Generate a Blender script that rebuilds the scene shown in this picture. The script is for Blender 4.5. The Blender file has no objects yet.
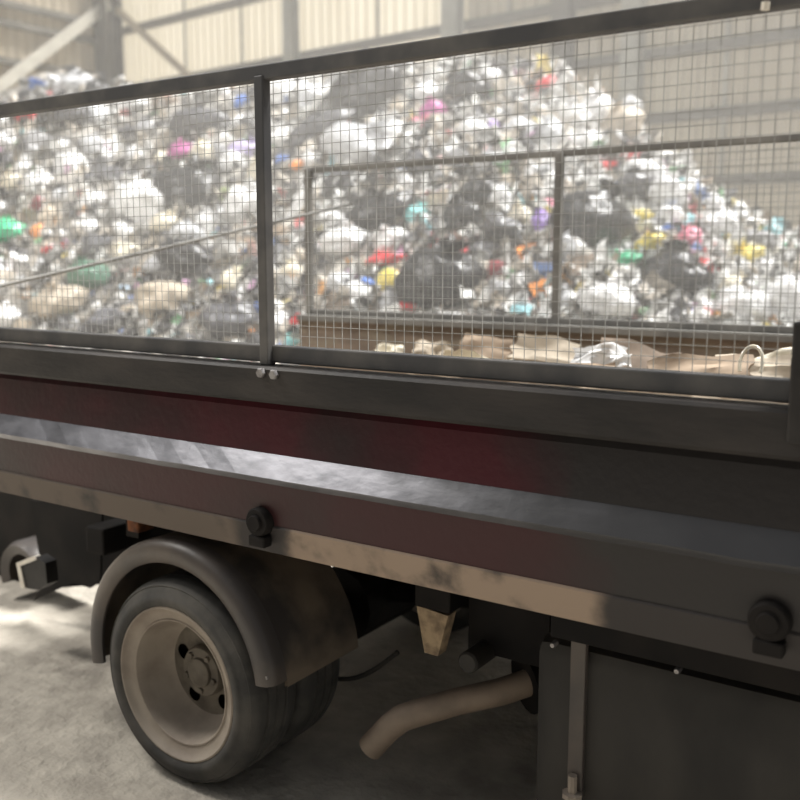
import bpy, bmesh, math, random
from mathutils import Vector, Matrix, noise
random.seed(7)
PI = math.pi
scn = bpy.context.scene
col = scn.collection

# ------------------------------------------------------------------ camera
F, HC = 950.0, 1.78                        # focal length in pixels of an 800 px frame, eye height
PITCH = math.atan(140 / F)
YAW = math.radians(33.8818)
cp, sp, cy, sy = math.cos(PITCH), math.sin(PITCH), math.cos(YAW), math.sin(YAW)
FWD = Vector((-sy * cp, cy * cp, -sp)); RGT = Vector((cy, sy, 0)); UPV = Vector((-sy * sp, cy * sp, cp))
cam_d = bpy.data.cameras.new('camera'); cam = bpy.data.objects.new('camera', cam_d); col.objects.link(cam)
cam.location = (0, 0, HC); cam.rotation_euler = (PI / 2 - PITCH, 0, YAW)
cam_d.sensor_width = 36; cam_d.lens = 36 * F / 800
cam_d.clip_end = 200
cam_d.dof.use_dof = True; cam_d.dof.focus_distance = 2.7; cam_d.dof.aperture_fstop = 2.1
scn.camera = cam
def sight(x, y):
    return FWD + RGT * ((x - 400) / F) + UPV * ((400 - y) / F)
def at(x, y, Y):
    d = sight(x, y); t = Y / d.y
    return Vector((d.x * t, Y, HC + d.z * t))

# ------------------------------------------------------------------ materials
def mat(name, c1, c2=None, rough=0.6, metal=0.0, scale=4.0, detail=6, bump=0.0, bscale=30, lo=0.4, hi=0.65, stretch=None, spec=0.5, trans=0.0, c3=None, s3=1.2, lo3=0.5, hi3=0.6):
    m = bpy.data.materials.new(name); m.use_nodes = True
    nt = m.node_tree; N = nt.nodes; L = nt.links
    b = N['Principled BSDF']
    b.inputs['Roughness'].default_value = rough; b.inputs['Metallic'].default_value = metal
    b.inputs['Specular IOR Level'].default_value = spec
    tc = N.new('ShaderNodeTexCoord'); co = tc.outputs['Object']
    if stretch:
        mp = N.new('ShaderNodeMapping'); mp.inputs['Scale'].default_value = stretch; L.new(co, mp.inputs['Vector']); co = mp.outputs['Vector']
    def layer(a, bcol, s, l, h):
        n = N.new('ShaderNodeTexNoise'); n.inputs['Scale'].default_value = s; n.inputs['Detail'].default_value = detail
        L.new(co, n.inputs['Vector'])
        r = N.new('ShaderNodeMapRange'); r.inputs['From Min'].default_value = l; r.inputs['From Max'].default_value = h
        L.new(n.outputs['Fac'], r.inputs['Value'])
        x = N.new('ShaderNodeMix'); x.data_type = 'RGBA'
        L.new(r.outputs['Result'], x.inputs['Factor'])
        if isinstance(a, tuple): x.inputs['A'].default_value = (*a, 1)
        else: L.new(a, x.inputs['A'])
        x.inputs['B'].default_value = (*bcol, 1)
        return x.outputs['Result']
    if c2:
        out = layer(c1, c2, scale, lo, hi)
        if c3: out = layer(out, c3, s3, lo3, hi3)
        L.new(out, b.inputs['Base Color'])
    else:
        b.inputs['Base Color'].default_value = (*c1, 1)
    if bump:
        n = N.new('ShaderNodeTexNoise'); n.inputs['Scale'].default_value = bscale; n.inputs['Detail'].default_value = 5
        L.new(co, n.inputs['Vector'])
        bp = N.new('ShaderNodeBump'); bp.inputs['Strength'].default_value = bump; bp.inputs['Distance'].default_value = 0.02
        L.new(n.outputs['Fac'], bp.inputs['Height']); L.new(bp.outputs['Normal'], b.inputs['Normal'])
    return m

M = {}
M['floor'] = mat('dusty_concrete', (.42, .385, .33), (.27, .245, .21), .85, scale=1.3, detail=10, bump=.9, bscale=22, c3=(.53, .49, .42), s3=7, lo3=.40, hi3=.75)
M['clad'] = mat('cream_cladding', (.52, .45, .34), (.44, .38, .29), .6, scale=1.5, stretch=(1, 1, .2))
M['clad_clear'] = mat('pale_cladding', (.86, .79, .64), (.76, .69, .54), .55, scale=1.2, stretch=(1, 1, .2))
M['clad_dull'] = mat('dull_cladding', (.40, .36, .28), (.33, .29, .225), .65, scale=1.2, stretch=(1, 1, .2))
M['screen_dark'] = mat('dark_screen_sheet', (.075, .078, .08), (.05, .05, .052), .7, scale=1.5)
M['steel'] = mat('grey_steel', (.12, .11, .092), (.085, .08, .068), .6, scale=3)
M['steel_pale'] = mat('pale_grey_steel', (.36, .36, .32), (.28, .28, .25), .6, scale=3)
M['brace'] = mat('pale_brace_steel', (.50, .48, .42), (.42, .40, .35), .6, scale=3)
M['black'] = mat('black_steel', (.014, .013, .013), (.035, .032, .03), .5, scale=5, bump=.1, spec=0.2)
M['cage'] = mat('dark_grey_cage_steel', (.05, .05, .053), (.10, .095, .09), .55, scale=6, spec=0.3)
M['cage_far'] = mat('veiled_grey_cage_steel', (.17, .165, .155), (.26, .25, .23), .6, scale=6)  # lighter grey puts the veil over the far side into the colour
M['wire'] = mat('grey_wire', (.34, .34, .33), (.22, .22, .21), .5, scale=9)
M['sill'] = mat('dusty_black_sill', (.017, .016, .016), (.034, .030, .028), .5, scale=3, stretch=(1, 3, 3), bump=.1, spec=0.2)
M['red'] = mat('dark_red_panel', (.050, .0085, .013), (.026, .009, .011), .42, scale=2.6, bump=.08, bscale=40, lo=.42, hi=.62, c3=(.022, .020, .020), s3=.75, lo3=.50, hi3=.60, spec=0.25)
M['red2'] = mat('grimy_red_panel', (.036, .010, .012), (.024, .013, .013), .45, scale=2.2, bump=.1, bscale=40, c3=(.022, .020, .020), s3=.8, lo3=.5, hi3=.62, spec=0.22)
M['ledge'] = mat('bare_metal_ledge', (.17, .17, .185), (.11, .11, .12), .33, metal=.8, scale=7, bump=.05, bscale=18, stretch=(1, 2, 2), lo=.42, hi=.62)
M['chassis'] = mat('black_chassis', (.007, .0065, .0065), (.014, .012, .011), .7, scale=6, spec=0.12)
M['tyre'] = mat('dusty_rubber', (.035, .034, .032), (.075, .07, .062), .85, scale=8, bump=.15)
M['rim'] = mat('dusty_wheel_paint', (.29, .25, .205), (.20, .165, .135), .75, scale=7, bump=.1)
M['hub'] = mat('grimy_hub', (.14, .12, .095), (.085, .072, .056), .8, scale=12, bump=.2)
M['guard'] = mat('dusty_mudguard', (.050, .045, .043), (.10, .082, .068), .42, scale=3, bump=.06, spec=0.3)
M['guard_tan'] = mat('mud_stained_guard', (.045, .04, .037), (.15, .12, .09), .6, scale=3, lo=.38, hi=.55, spec=0.2)
M['pipe'] = mat('sooty_tan_exhaust', (.27, .21, .16), (.14, .11, .085), .6, scale=5, metal=.1)
M['mud'] = mat('dried_mud', (.36, .27, .17), (.16, .115, .075), .9, scale=22, bump=.3)
M['rust'] = mat('rust', (.20, .075, .03), (.07, .03, .018), .9, scale=30)
M['bolt'] = mat('worn_bolt', (.26, .25, .25), (.14, .13, .13), .4, metal=.6, scale=40)
M['board'] = mat('rusty_tan_board', (.27, .21, .16), (.18, .14, .11), .75, scale=3, stretch=(1, 3, 4), c3=(.24, .2, .15), s3=4)
M['tie_and_highlight'] = mat('pale_plastic_and_highlight', (.62, .58, .5), (.5, .46, .4), .4, scale=20)
M['tank'] = mat('dull_black_tank', (.024, .023, .022), (.045, .042, .038), .6, scale=4, stretch=(1, 1, .5), bump=.05, spec=0.2)

def dusty_rail():
    """dark paint under a tan coat of dried road dust that stops short of the fuel tank and is rubbed off round the hinges"""
    m = bpy.data.materials.new('dust_coated_rail'); m.use_nodes = True
    nt = m.node_tree; N = nt.nodes; L = nt.links; b = N['Principled BSDF']; b.inputs['Roughness'].default_value = .75
    tc = N.new('ShaderNodeTexCoord'); sx = N.new('ShaderNodeSeparateXYZ'); L.new(tc.outputs['Object'], sx.inputs[0])
    n = N.new('ShaderNodeTexNoise'); n.inputs['Scale'].default_value = 7; n.inputs['Detail'].default_value = 6; L.new(tc.outputs['Object'], n.inputs['Vector'])
    def math_(op, a, bb):
        x = N.new('ShaderNodeMath'); x.operation = op
        for i, v in enumerate((a, bb)):
            if isinstance(v, (int, float)): x.inputs[i].default_value = v
            else: L.new(v, x.inputs[i])
        return x.outputs[0]
    def ramp(v, a, bb):
        r = N.new('ShaderNodeMapRange'); r.interpolation_type = 'SMOOTHSTEP'
        r.inputs['From Min'].default_value = a; r.inputs['From Max'].default_value = bb; L.new(v, r.inputs['Value']); return r.outputs['Result']
    wob = math_('MULTIPLY', math_('SUBTRACT', n.outputs['Fac'], .5), .35)
    x = math_('ADD', sx.outputs['X'], math_('MULTIPLY', wob, .35))
    keep = ramp(x, -.80, -.86)
    hinge = ramp(math_('ABSOLUTE', math_('ADD', x, 1.93), 0), .07, .14)
    fac = math_('MULTIPLY', math_('MULTIPLY', keep, hinge), ramp(n.outputs['Fac'], .25, .5))
    thin = math_('ADD', .28, math_('MULTIPLY', ramp(x, -2.15, -1.7), .72))
    fac = math_('MULTIPLY', fac, thin)
    mx = N.new('ShaderNodeMix'); mx.data_type = 'RGBA'; L.new(fac, mx.inputs['Factor'])
    mx.inputs['A'].default_value = (.026, .022, .021, 1); mx.inputs['B'].default_value = (.265, .20, .15, 1)
    L.new(mx.outputs['Result'], b.inputs['Base Color'])
    return m
M['dust_rail'] = dusty_rail()
def fade_ledge_highlight(m):  # paints the highlight's fade along the ledge into the metal's colour
    """colour fades dark toward the forward end, where the reflected highlight on the metal dies out"""
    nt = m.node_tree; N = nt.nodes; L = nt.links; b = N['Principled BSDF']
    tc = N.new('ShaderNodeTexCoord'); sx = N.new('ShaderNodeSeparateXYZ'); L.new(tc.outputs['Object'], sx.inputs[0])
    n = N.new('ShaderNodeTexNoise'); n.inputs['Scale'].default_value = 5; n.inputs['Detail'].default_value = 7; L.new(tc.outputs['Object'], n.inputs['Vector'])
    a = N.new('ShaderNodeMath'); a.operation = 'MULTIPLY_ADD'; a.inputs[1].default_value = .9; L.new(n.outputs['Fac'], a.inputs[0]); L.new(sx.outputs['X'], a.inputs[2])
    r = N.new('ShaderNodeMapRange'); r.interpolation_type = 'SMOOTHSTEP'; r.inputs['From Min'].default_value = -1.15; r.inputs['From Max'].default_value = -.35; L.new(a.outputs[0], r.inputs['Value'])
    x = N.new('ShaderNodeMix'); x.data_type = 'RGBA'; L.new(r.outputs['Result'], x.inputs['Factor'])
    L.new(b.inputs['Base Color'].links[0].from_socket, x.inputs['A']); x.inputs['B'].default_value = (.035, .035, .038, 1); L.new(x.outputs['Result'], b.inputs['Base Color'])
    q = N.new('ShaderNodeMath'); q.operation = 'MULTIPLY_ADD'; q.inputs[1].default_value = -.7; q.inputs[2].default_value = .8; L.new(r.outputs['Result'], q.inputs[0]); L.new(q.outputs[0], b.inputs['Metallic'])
fade_ledge_highlight(M['ledge'])

# ------------------------------------------------------------------ mesh helpers
def box(bm, x0, x1, y0, y1, z0, z1, bev=0.0):
    vs = [bm.verts.new((x, y, z)) for x in (x0, x1) for y in (y0, y1) for z in (z0, z1)]
    q = [(0, 1, 3, 2), (4, 6, 7, 5), (0, 4, 5, 1), (2, 3, 7, 6), (0, 2, 6, 4), (1, 5, 7, 3)]
    fs = [bm.faces.new([vs[i] for i in f]) for f in q]
    if bev:
        es = {e for f in fs for e in f.edges}
        bmesh.ops.bevel(bm, geom=list(es), offset=bev, segments=2, affect='EDGES', profile=.5)
def tube(bm, pts, r, n=10, cap=True):
    pts = [Vector(p) for p in pts]; rings = []
    for i, p in enumerate(pts):
        a = pts[max(i - 1, 0)]; b = pts[min(i + 1, len(pts) - 1)]
        d = (b - a).normalized()
        u = d.cross(Vector((0, 0, 1)))
        if u.length < 1e-3: u = d.cross(Vector((1, 0, 0)))
        u.normalize(); v = d.cross(u)
        rr = r[i] if isinstance(r, (list, tuple)) else r
        rings.append([bm.verts.new(p + (u * math.cos(2 * PI * k / n) + v * math.sin(2 * PI * k / n)) * rr) for k in range(n)])
    for A, B in zip(rings, rings[1:]):
        for k in range(n): bm.faces.new((A[k], A[(k + 1) % n], B[(k + 1) % n], B[k]))
    if cap:
        bm.faces.new(rings[0][::-1]); bm.faces.new(rings[-1])
def lathe_y(bm, prof, cx, cz, a0=0, a1=2 * PI, n=64):
    """turn (radius, y) points about a line along y"""
    full = abs(a1 - a0 - 2 * PI) < 1e-6
    cols = []
    for k in range(n if full else n + 1):
        a = a0 + (a1 - a0) * k / n
        cols.append([bm.verts.new((cx + r * math.cos(a), y, cz + r * math.sin(a))) for r, y in prof])
    for k in range(n):
        A, B = cols[k], cols[(k + 1) % len(cols)]
        for i in range(len(prof) - 1): bm.faces.new((A[i], A[i + 1], B[i + 1], B[i]))
    return cols
def extrude_x(bm, prof, x0, x1, closed=True, seg=1):
    """sweep (y, z) points along x"""
    rows = [[bm.verts.new((x0 + (x1 - x0) * s / seg, y, z)) for y, z in prof] for s in range(seg + 1)]
    n = len(prof)
    for A, B in zip(rows, rows[1:]):
        for i in range(n if closed else n - 1): bm.faces.new((A[i], A[(i + 1) % n], B[(i + 1) % n], B[i]))
    if closed: bm.faces.new(rows[0][::-1]); bm.faces.new(rows[-1])
def build(name, bm, m, parent=None, smooth=False, loc=None, ang=40):
    bmesh.ops.recalc_face_normals(bm, faces=bm.faces)
    me = bpy.data.meshes.new(name); bm.to_mesh(me); bm.free()
    if m: me.materials.append(m)
    o = bpy.data.objects.new(name, me); col.objects.link(o)
    if loc: o.location = loc
    if smooth:
        for p in me.polygons: p.use_smooth = True
        if ang: me.set_sharp_from_angle(angle=math.radians(ang))
    if parent:
        o.parent = parent
        if parent.type == 'EMPTY': o.matrix_parent_inverse = Matrix.Translation(-Vector(parent.location))
    return o
def tag(o, label, cat, group=None, kind=None):
    if label: o['label'] = label
    if cat: o['category'] = cat
    if group: o['group'] = group
    if kind: o['kind'] = kind
    return o
def empty(name, loc, label, cat, group=None):
    o = bpy.data.objects.new(name, None); o.location = loc; col.objects.link(o)
    return tag(o, label, cat, group)
def struct(name, bm, m, label=None, cat=None, smooth=False):
    o = build(name, bm, m, None, smooth); return tag(o, label, cat, None, 'structure')
def B(): return bmesh.new()

# ------------------------------------------------------------------ the shed
bm = B()
bmesh.ops.create_grid(bm, x_segments=2, y_segments=2, size=30)
for v in bm.verts: v.co += Vector((-8, 6, 0))
struct('floor', bm, M['floor'], 'dusty pale concrete floor of the shed under the truck', 'floor')

BR = math.radians(5.2)                       # the shed stands 5 degrees askew of the truck
ex = Vector((math.cos(BR), -math.sin(BR), 0)); en = Vector((math.sin(BR), math.cos(BR), 0))
CORN = Vector((-20.15, 17.0, 0))              # far corner of the shed
def bw(s, d, z): return CORN + ex * s - en * d + Vector((0, 0, z))       # along the back wall, out from it
def hexa(bm, f, s0, s1, d0, d1, z0, z1):
    vs = [bm.verts.new(f(s, d, z)) for s in (s0, s1) for d in (d0, d1) for z in (z0, z1)]
    for q in [(0, 1, 3, 2), (4, 6, 7, 5), (0, 4, 5, 1), (2, 3, 7, 6), (0, 2, 6, 4), (1, 5, 7, 3)]: bm.faces.new([vs[i] for i in q])
def lw(s, d, z): return CORN - en * s + ex * d + Vector((0, 0, z))       # along the side wall, out from it
def corrugated(bm, f, s0, s1, z0, z1, pitch=.25, depth=.035):
    prof = []; s = s0
    while s < s1 - 1e-6:
        for ds, dd in ((0, 0), (.55, 0), (.65, 1), (.9, 1)):
            if s + ds * pitch <= s1: prof.append((s + ds * pitch, dd * depth))
        s += pitch
    prof.append((s1, 0))
    for za, zb in ((z0, z1),):
        A = [bm.verts.new(f(a, d, za)) for a, d in prof]; Bv = [bm.verts.new(f(a, d, zb)) for a, d in prof]
        for i in range(len(prof) - 1): bm.faces.new((A[i], A[i + 1], Bv[i + 1], Bv[i]))
WH = 9.5
def let_light_through(m, amount):
    nt = m.node_tree; N = nt.nodes; b = N['Principled BSDF']; t = N.new('ShaderNodeBsdfTranslucent'); x = N.new('ShaderNodeMixShader'); x.inputs[0].default_value = amount
    src = b.inputs['Base Color'].links[0].from_socket; nt.links.new(src, t.inputs['Color'])
    nt.links.new(b.outputs[0], x.inputs[1]); nt.links.new(t.outputs[0], x.inputs[2]); nt.links.new(x.outputs[0], N['Material Output'].inputs['Surface'])
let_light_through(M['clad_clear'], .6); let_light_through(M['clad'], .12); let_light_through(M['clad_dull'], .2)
# back wall: pale daylight sheeting as far as the heap's crest, dull sheeting beyond
def wall_sheet(name, f, s0, s1, m, label):
    bm = B(); corrugated(bm, f, s0, s1, 0, WH); return struct(name, bm, m, label, 'wall')
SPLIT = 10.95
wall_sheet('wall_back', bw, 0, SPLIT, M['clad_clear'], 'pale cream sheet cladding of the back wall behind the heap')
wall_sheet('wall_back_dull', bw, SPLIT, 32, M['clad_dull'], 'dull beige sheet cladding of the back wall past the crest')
wall_sheet('wall_side', lw, 0, 30, M['clad'], 'cream sheet cladding of the side wall meeting the corner column')
wall_sheet('added_screen_wall', lambda s_, d_, z_: Vector((-20 + s_, -7.5 + d_, z_)), 0, 32, M['screen_dark'], 'unseen dark wall added across the shed to keep light off the truck')  # added behind the camera to block light from the truck side
k = 1
ORD = ('topmost', 'second', 'third', 'fourth', 'fifth', 'sixth', 'lowest')
for i_, z in enumerate((7.45, 6.05, 5.07, 4.05, 3.01, 2.0)):
    bm = B(); hexa(bm, bw, .2, 32, .04, .22, z - .075, z + .075)
    struct('trim_%d' % k, bm, M['steel'], '%s horizontal steel sheeting rail on the back wall counting down' % ORD[i_], 'wall rail'); k += 1
for i_, z in enumerate((8.6, 7.6, 7.17, 6.33, 5.3, 4.2, 3.0)):
    bm = B(); hexa(bm, lw, .2, 30, .04, .22, z - .07, z + .07)
    struct('trim_%d' % k, bm, M['steel'], '%s horizontal steel sheeting rail on the side wall counting down' % ORD[i_], 'wall rail'); k += 1
def column(f, s, w, m, label, d=.3):
    bm = B()
    hexa(bm, f, s - w / 2, s + w / 2, .22, .25, 0, WH); hexa(bm, f, s - w / 2, s + w / 2, .22 + d, .25 + d, 0, WH); hexa(bm, f, s - .015, s + .015, .25, .22 + d, 0, WH)
    return struct('steel_column', bm, m, label, 'column')
column(bw, .35, .55, M['steel'], 'dark steel column in the far corner of the shed', .45)
def s_at(px, d=.2):                           # where a sight line meets the back wall
    r = sight(px, 40); n = en; t = (CORN - n * d - cam.location).dot(n) / r.dot(n)
    return (cam.location + r * t - CORN).dot(ex)
for px, w, m, lab in ((296, .26, 'steel_pale', 'slim grey wall post above the big black sack'), (457, .36, 'steel_pale', 'grey wall post above the middle of the heap crest'),
                      (567, .34, 'steel', 'dark wall post where the pale cladding ends'), (637, .32, 'steel_pale', 'grey wall post above the heap falling flank')):
    column(bw, s_at(px), w, M[m], lab, .22)
for px, jl in ((185, 'beside the thin diagonal brace'), (242, 'above the blue packet at the crest'), (378, 'above the biggest black bin bag'), (508, 'before the dark wall post'), (727, 'in the dull cladding past the heap')):
    s = s_at(px, .05); bm = B(); hexa(bm, bw, s - .035, s + .035, .036, .06, 0, WH)
    struct('trim_%d' % k, bm, M['steel_pale'], 'upright lap joint of the back wall sheeting ' + jl, 'sheet joint'); k += 1
def strut(f, a, b, w, d, m, label):
    bm = B(); A = Vector(a); Bq = Vector(b); t = (Bq - A).normalized(); n = Vector((-t.y, t.x)) * w / 2
    vs = []
    for dd in (d, d + .08):
        for p in (A + n, A - n, Bq - n, Bq + n): vs.append(bm.verts.new(f(p.x, dd, p.y)))
    for q in [(0, 1, 2, 3), (7, 6, 5, 4), (0, 4, 5, 1), (1, 5, 6, 2), (2, 6, 7, 3), (3, 7, 4, 0)]: bm.faces.new([vs[i] for i in q])
    struct('diagonal_brace', bm, m, label, 'brace')
strut(lw, (.42, 8.08), (4.6, 4.75), .26, .3, M['brace'], 'pale diagonal brace crossing the side wall')
strut(bw, (.5, 7.95), (4.4, 5.2), .16, .26, M['clad'], 'thin cream diagonal brace beside the corner column')

# ------------------------------------------------------------------ the truck
T = empty('tipper_truck', (-1.6, 3.2, 0), 'dark red caged tipper truck with dusty sides standing before the refuse heap', 'truck')
XR, XF = -3.47, 1.1                            # rear and front ends of the tipping body
YN, YF = 2.12, 4.25                            # near and far sides
p = lambda n, bm, m, par=T, **k: build(n, bm, m, par, **k)
bm = B(); extrude_x(bm, [(2.16, 1.470), (2.085, 1.470), (2.078, 1.462), (2.078, 1.372), (2.086, 1.362), (2.16, 1.362)], XR, XF); p('sill_rail', bm, M['sill'])
bm = B(); extrude_x(bm, [(2.15, 1.362), (2.135, 1.335), (2.112, 1.197), (2.2, 1.19), (2.2, 1.362)], XR, XF); p('upper_side_panel', bm, M['red'])
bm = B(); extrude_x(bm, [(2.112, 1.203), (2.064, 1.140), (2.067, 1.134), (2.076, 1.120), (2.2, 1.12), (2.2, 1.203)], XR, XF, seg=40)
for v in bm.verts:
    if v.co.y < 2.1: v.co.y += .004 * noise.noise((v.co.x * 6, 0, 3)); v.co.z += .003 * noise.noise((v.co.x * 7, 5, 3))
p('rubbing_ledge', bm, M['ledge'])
bm = B(); extrude_x(bm, [(2.085, 1.120), (2.10, .985), (2.2, .985), (2.2, 1.12)], XR, XF); p('lower_side_panel', bm, M['red2'])
bm = B(); extrude_x(bm, [(2.098, .985), (2.094, .980), (2.118, .892), (2.16, .885), (2.2, .90), (2.2, .985)], XR, XF); p('bottom_rail', bm, M['dust_rail'])
# inside of the bed and far side
bm = B(); box(bm, XR, XF, 2.2, 4.15, .93, .98); p('bed_floor', bm, M['board'])
bm = B(); extrude_x(bm, [(4.15, .93), (4.15, 1.40), (4.14, 1.42), (4.14, 1.455), (4.27, 1.455), (4.27, .93)], XR, XF); p('far_side_board', bm, M['board'])
bm = B(); extrude_x(bm, [(4.12, 1.445), (4.12, 1.475), (4.29, 1.475), (4.29, 1.445)], XR, XF); p('far_sill_rail', bm, M['cage_far'])
bm = B(); box(bm, XF - .05, XF, 2.15, 4.25, .93, 1.75); p('bulkhead', bm, M['black'])
# mesh cage
def frame_rail(name, y, z0, z1, th=.04, x0=XR, x1=XF, m='cage'):
    bm = B(); box(bm, x0, x1, y - th / 2, y + th / 2, z0, z1, .004); return p(name, bm, M[m])
frame_rail('cage_top_rail', 2.13, 2.288, 2.33)
frame_rail('cage_bottom_rail', 2.145, 1.478, 1.528)
frame_rail('cage_top_rail', 4.24, 2.262, 2.292, .035, m='cage_far')
frame_rail('cage_bottom_rail', 4.22, 1.475, 1.505, .03, m='cage_far')
for x in (XR + .02, -1.9, .9):
    bm = B(); box(bm, x - .018, x + .016, 2.105, 2.14, 1.47, 2.30, .004); p('cage_post', bm, M['cage'])
for x in (XR + .02, -1.93, -.38, .9):
    bm = B(); box(bm, x - .018, x + .018, 4.2, 4.24, 1.46, 2.28, .004); p('cage_post', bm, M['cage_far'])
def mesh_panel(x0, x1, y, z0, z1, pitch=.030, r=.0008):
    bm = B()
    def wire(a, b):
        a = Vector(a); b = Vector(b); d = (b - a).normalized(); u = Vector((0, 1, 0)); v = d.cross(u)
        c = [(u + v) * r, (u - v) * r, (-u - v) * r, (v - u) * r]
        A = [bm.verts.new(a + q) for q in c]; Bq = [bm.verts.new(b + q) for q in c]
        for i in range(4): bm.faces.new((A[i], A[(i + 1) % 4], Bq[(i + 1) % 4], Bq[i]))
    n = round((x1 - x0) / pitch)
    for i in range(1, n): wire((x0 + i * pitch, y, z0), (x0 + i * pitch, y, z1))
    n = round((z1 - z0) / pitch)
    for i in range(1, n): wire((x0, y + 2 * r, z0 + i * pitch), (x1, y + 2 * r, z0 + i * pitch))
    p('wire_mesh', bm, M['wire'])
mesh_panel(XR, -1.9, 2.135, 1.5, 2.31); mesh_panel(-1.9, .9, 2.135, 1.5, 2.31)
mesh_panel(XR, -1.93, 4.225, 1.48, 2.28); mesh_panel(-1.93, .9, 4.225, 1.48, 2.28)
bm = B(); tube(bm, [at(-60, 300, 2.25), at(352, 204, 4.18)], .0085, 8); p('rear_brace_bar', bm, M['cage_far'])
bm = B(); box(bm, -.418, -.33, 2.065, 2.15, 1.40, 1.655, .006); p('corner_post', bm, M['black'])
bm = B(); tube(bm, [at(766, 2, 2.1), at(765, 10, 2.1)], .009, 8); p('cable_tie', bm, M['tie_and_highlight'])
for x, z in ((-1.885, 1.452), (-1.835, 1.450)):
    bm = B(); lathe_y(bm, [(0.0001, 2.066), (.013, 2.066), (.016, 2.070), (.016, 2.08)], x, z, n=6); p('bolt', bm, M['bolt'])
# hinge lugs low on the side
for x, z in ((-1.912, .995), (-.432, 1.005)):
    bm = B(); lathe_y(bm, [(.0001, 2.056), (.022, 2.056), (.025, 2.060), (.025, 2.066), (.040, 2.067), (.045, 2.073), (.045, 2.12)], x, z, n=28)
    h = p('hinge_lug', bm, M['chassis'], smooth=True)
    bm = B(); box(bm, x - .03, x + .035, 2.062, 2.1, z - .075, z - .04, .006); build('hinge_tab', bm, M['chassis'], h)
# chassis
for y in (2.85, 3.55):
    bm = B(); box(bm, XR + .1, 3.0, y - .04, y + .04, .62, .86); p('chassis_rail', bm, M['chassis'])
for x in (-3.2, -1.55, -.2):
    bm = B(); box(bm, x - .05, x + .05, 2.25, 4.15, .84, .93); p('cross_bearer', bm, M['chassis'])
for y in (2.62, 3.78):
    bm = B(); box(bm, XR + .05, 2.5, y - .05, y + .05, .80, .93); p('subframe_rail', bm, M['chassis'])
bm = B(); tube(bm, [(-2.32, 2.55, .36), (-2.32, 3.85, .36)], .07, 12); p('rear_axle', bm, M['chassis'])
bm = B(); tube(bm, [(-2.32, 3.0, .36), (-2.32, 3.4, .36)], [.16, .16], 14); p('differential', bm, M['chassis'])
# wheels: dished dual pairs
CX, CZ = -2.325, .36
def wheel(y0, sgn, dish):
    Y = lambda d: y0 + sgn * d
    bm = B()
    lathe_y(bm, [(.272, Y(.012)), (.270, Y(.002)), (.264, Y(.0)), (.258, Y(.006)), (.254, Y(.016)), (.236, Y(.022)), (.222, Y(.026)), (.219, Y(.022)), (.215, Y(.023)), (.212, Y(.032)), (.208, Y(.06)), (.20, Y(.10)), (.185, Y(.135)), (.172, Y(.152)), (.165, Y(.158))], CX, CZ)
    w = p('wheel', bm, M['rim'], smooth=True, ang=50)
    # disc with five hand holes
    bm = disc = B()
    import itertools
    def ring(r, n, x0=0, z0=0): 
        vs = [bm.verts.new((CX + x0 + r * math.cos(2 * PI * q / n), Y(.158), CZ + z0 + r * math.sin(2 * PI * q / n))) for q in range(n)]
        return [bm.edges.new((vs[q], vs[(q + 1) % n])) for q in range(n)]
    es = ring(.165, 64) + ring(.085, 32)
    for q in range(5):
        a = 2 * PI * q / 5 + .35
        es += ring(.028, 16, .122 * math.cos(a), .132 * math.sin(a))
    bmesh.ops.triangle_fill(bm, edges=es, use_beauty=True)
    bmesh.ops.remove_doubles(bm, verts=bm.verts, dist=1e-5)
    build('wheel_disc', disc, M['hub'], w, smooth=True, ang=50)
    bm = B(); lathe_y(bm, [(.262, Y(.03)), (.268, Y(.008)), (.276, Y(-.002)), (.290, Y(-.006)), (.306, Y(-.006)), (.309, Y(-.001)), (.322, Y(.003)), (.336, Y(.014)), (.340, Y(.012)), (.350, Y(.026)), (.357, Y(.045)),
                           (.3585, Y(.070)), (.350, Y(.073)), (.350, Y(.079)), (.3595, Y(.082)), (.3595, Y(.112)), (.351, Y(.114)), (.351, Y(.120)), (.3595, Y(.123)),
                           (.3585, Y(.155)), (.351, Y(.158)), (.351, Y(.164)), (.3595, Y(.167)), (.3580, Y(.20)), (.352, Y(.218)), (.335, Y(.232)), (.29, Y(.24)), (.262, Y(.23))], CX, CZ, n=96)
    build('tyre', bm, M['tyre'], w, smooth=True, ang=60)
    bm = B(); lathe_y(bm, [(.092, Y(.17)), (.090, Y(.135)), (.084, Y(.125)), (.052, Y(.123)), (.050, Y(.112)), (.042, Y(.107)), (.0005, Y(.106))], CX, CZ, n=40)
    build('hub', bm, M['hub'], w, smooth=True, ang=35)
    for q in range(5):
        a = 2 * PI * q / 5 + .35 + PI / 5
        bm = B(); lathe_y(bm, [(.0005, Y(.114)), (.009, Y(.114)), (.011, Y(.117)), (.011, Y(.13))], CX + .067 * math.cos(a), CZ + .067 * math.sin(a), n=6)
        build('wheel_nut', bm, M['hub'], w)
    bm = B(); lathe_y(bm, [(.19, Y(.16)), (.19, Y(.20)), (.0005, Y(.20))], CX, CZ, n=32)
    build('brake_drum', bm, M['chassis'], w)
wheel(2.092, 1, 1)
wheel(2.58, -1, 1)
wheel(4.17, -1, 1); wheel(3.69, 1, 1)
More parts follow.
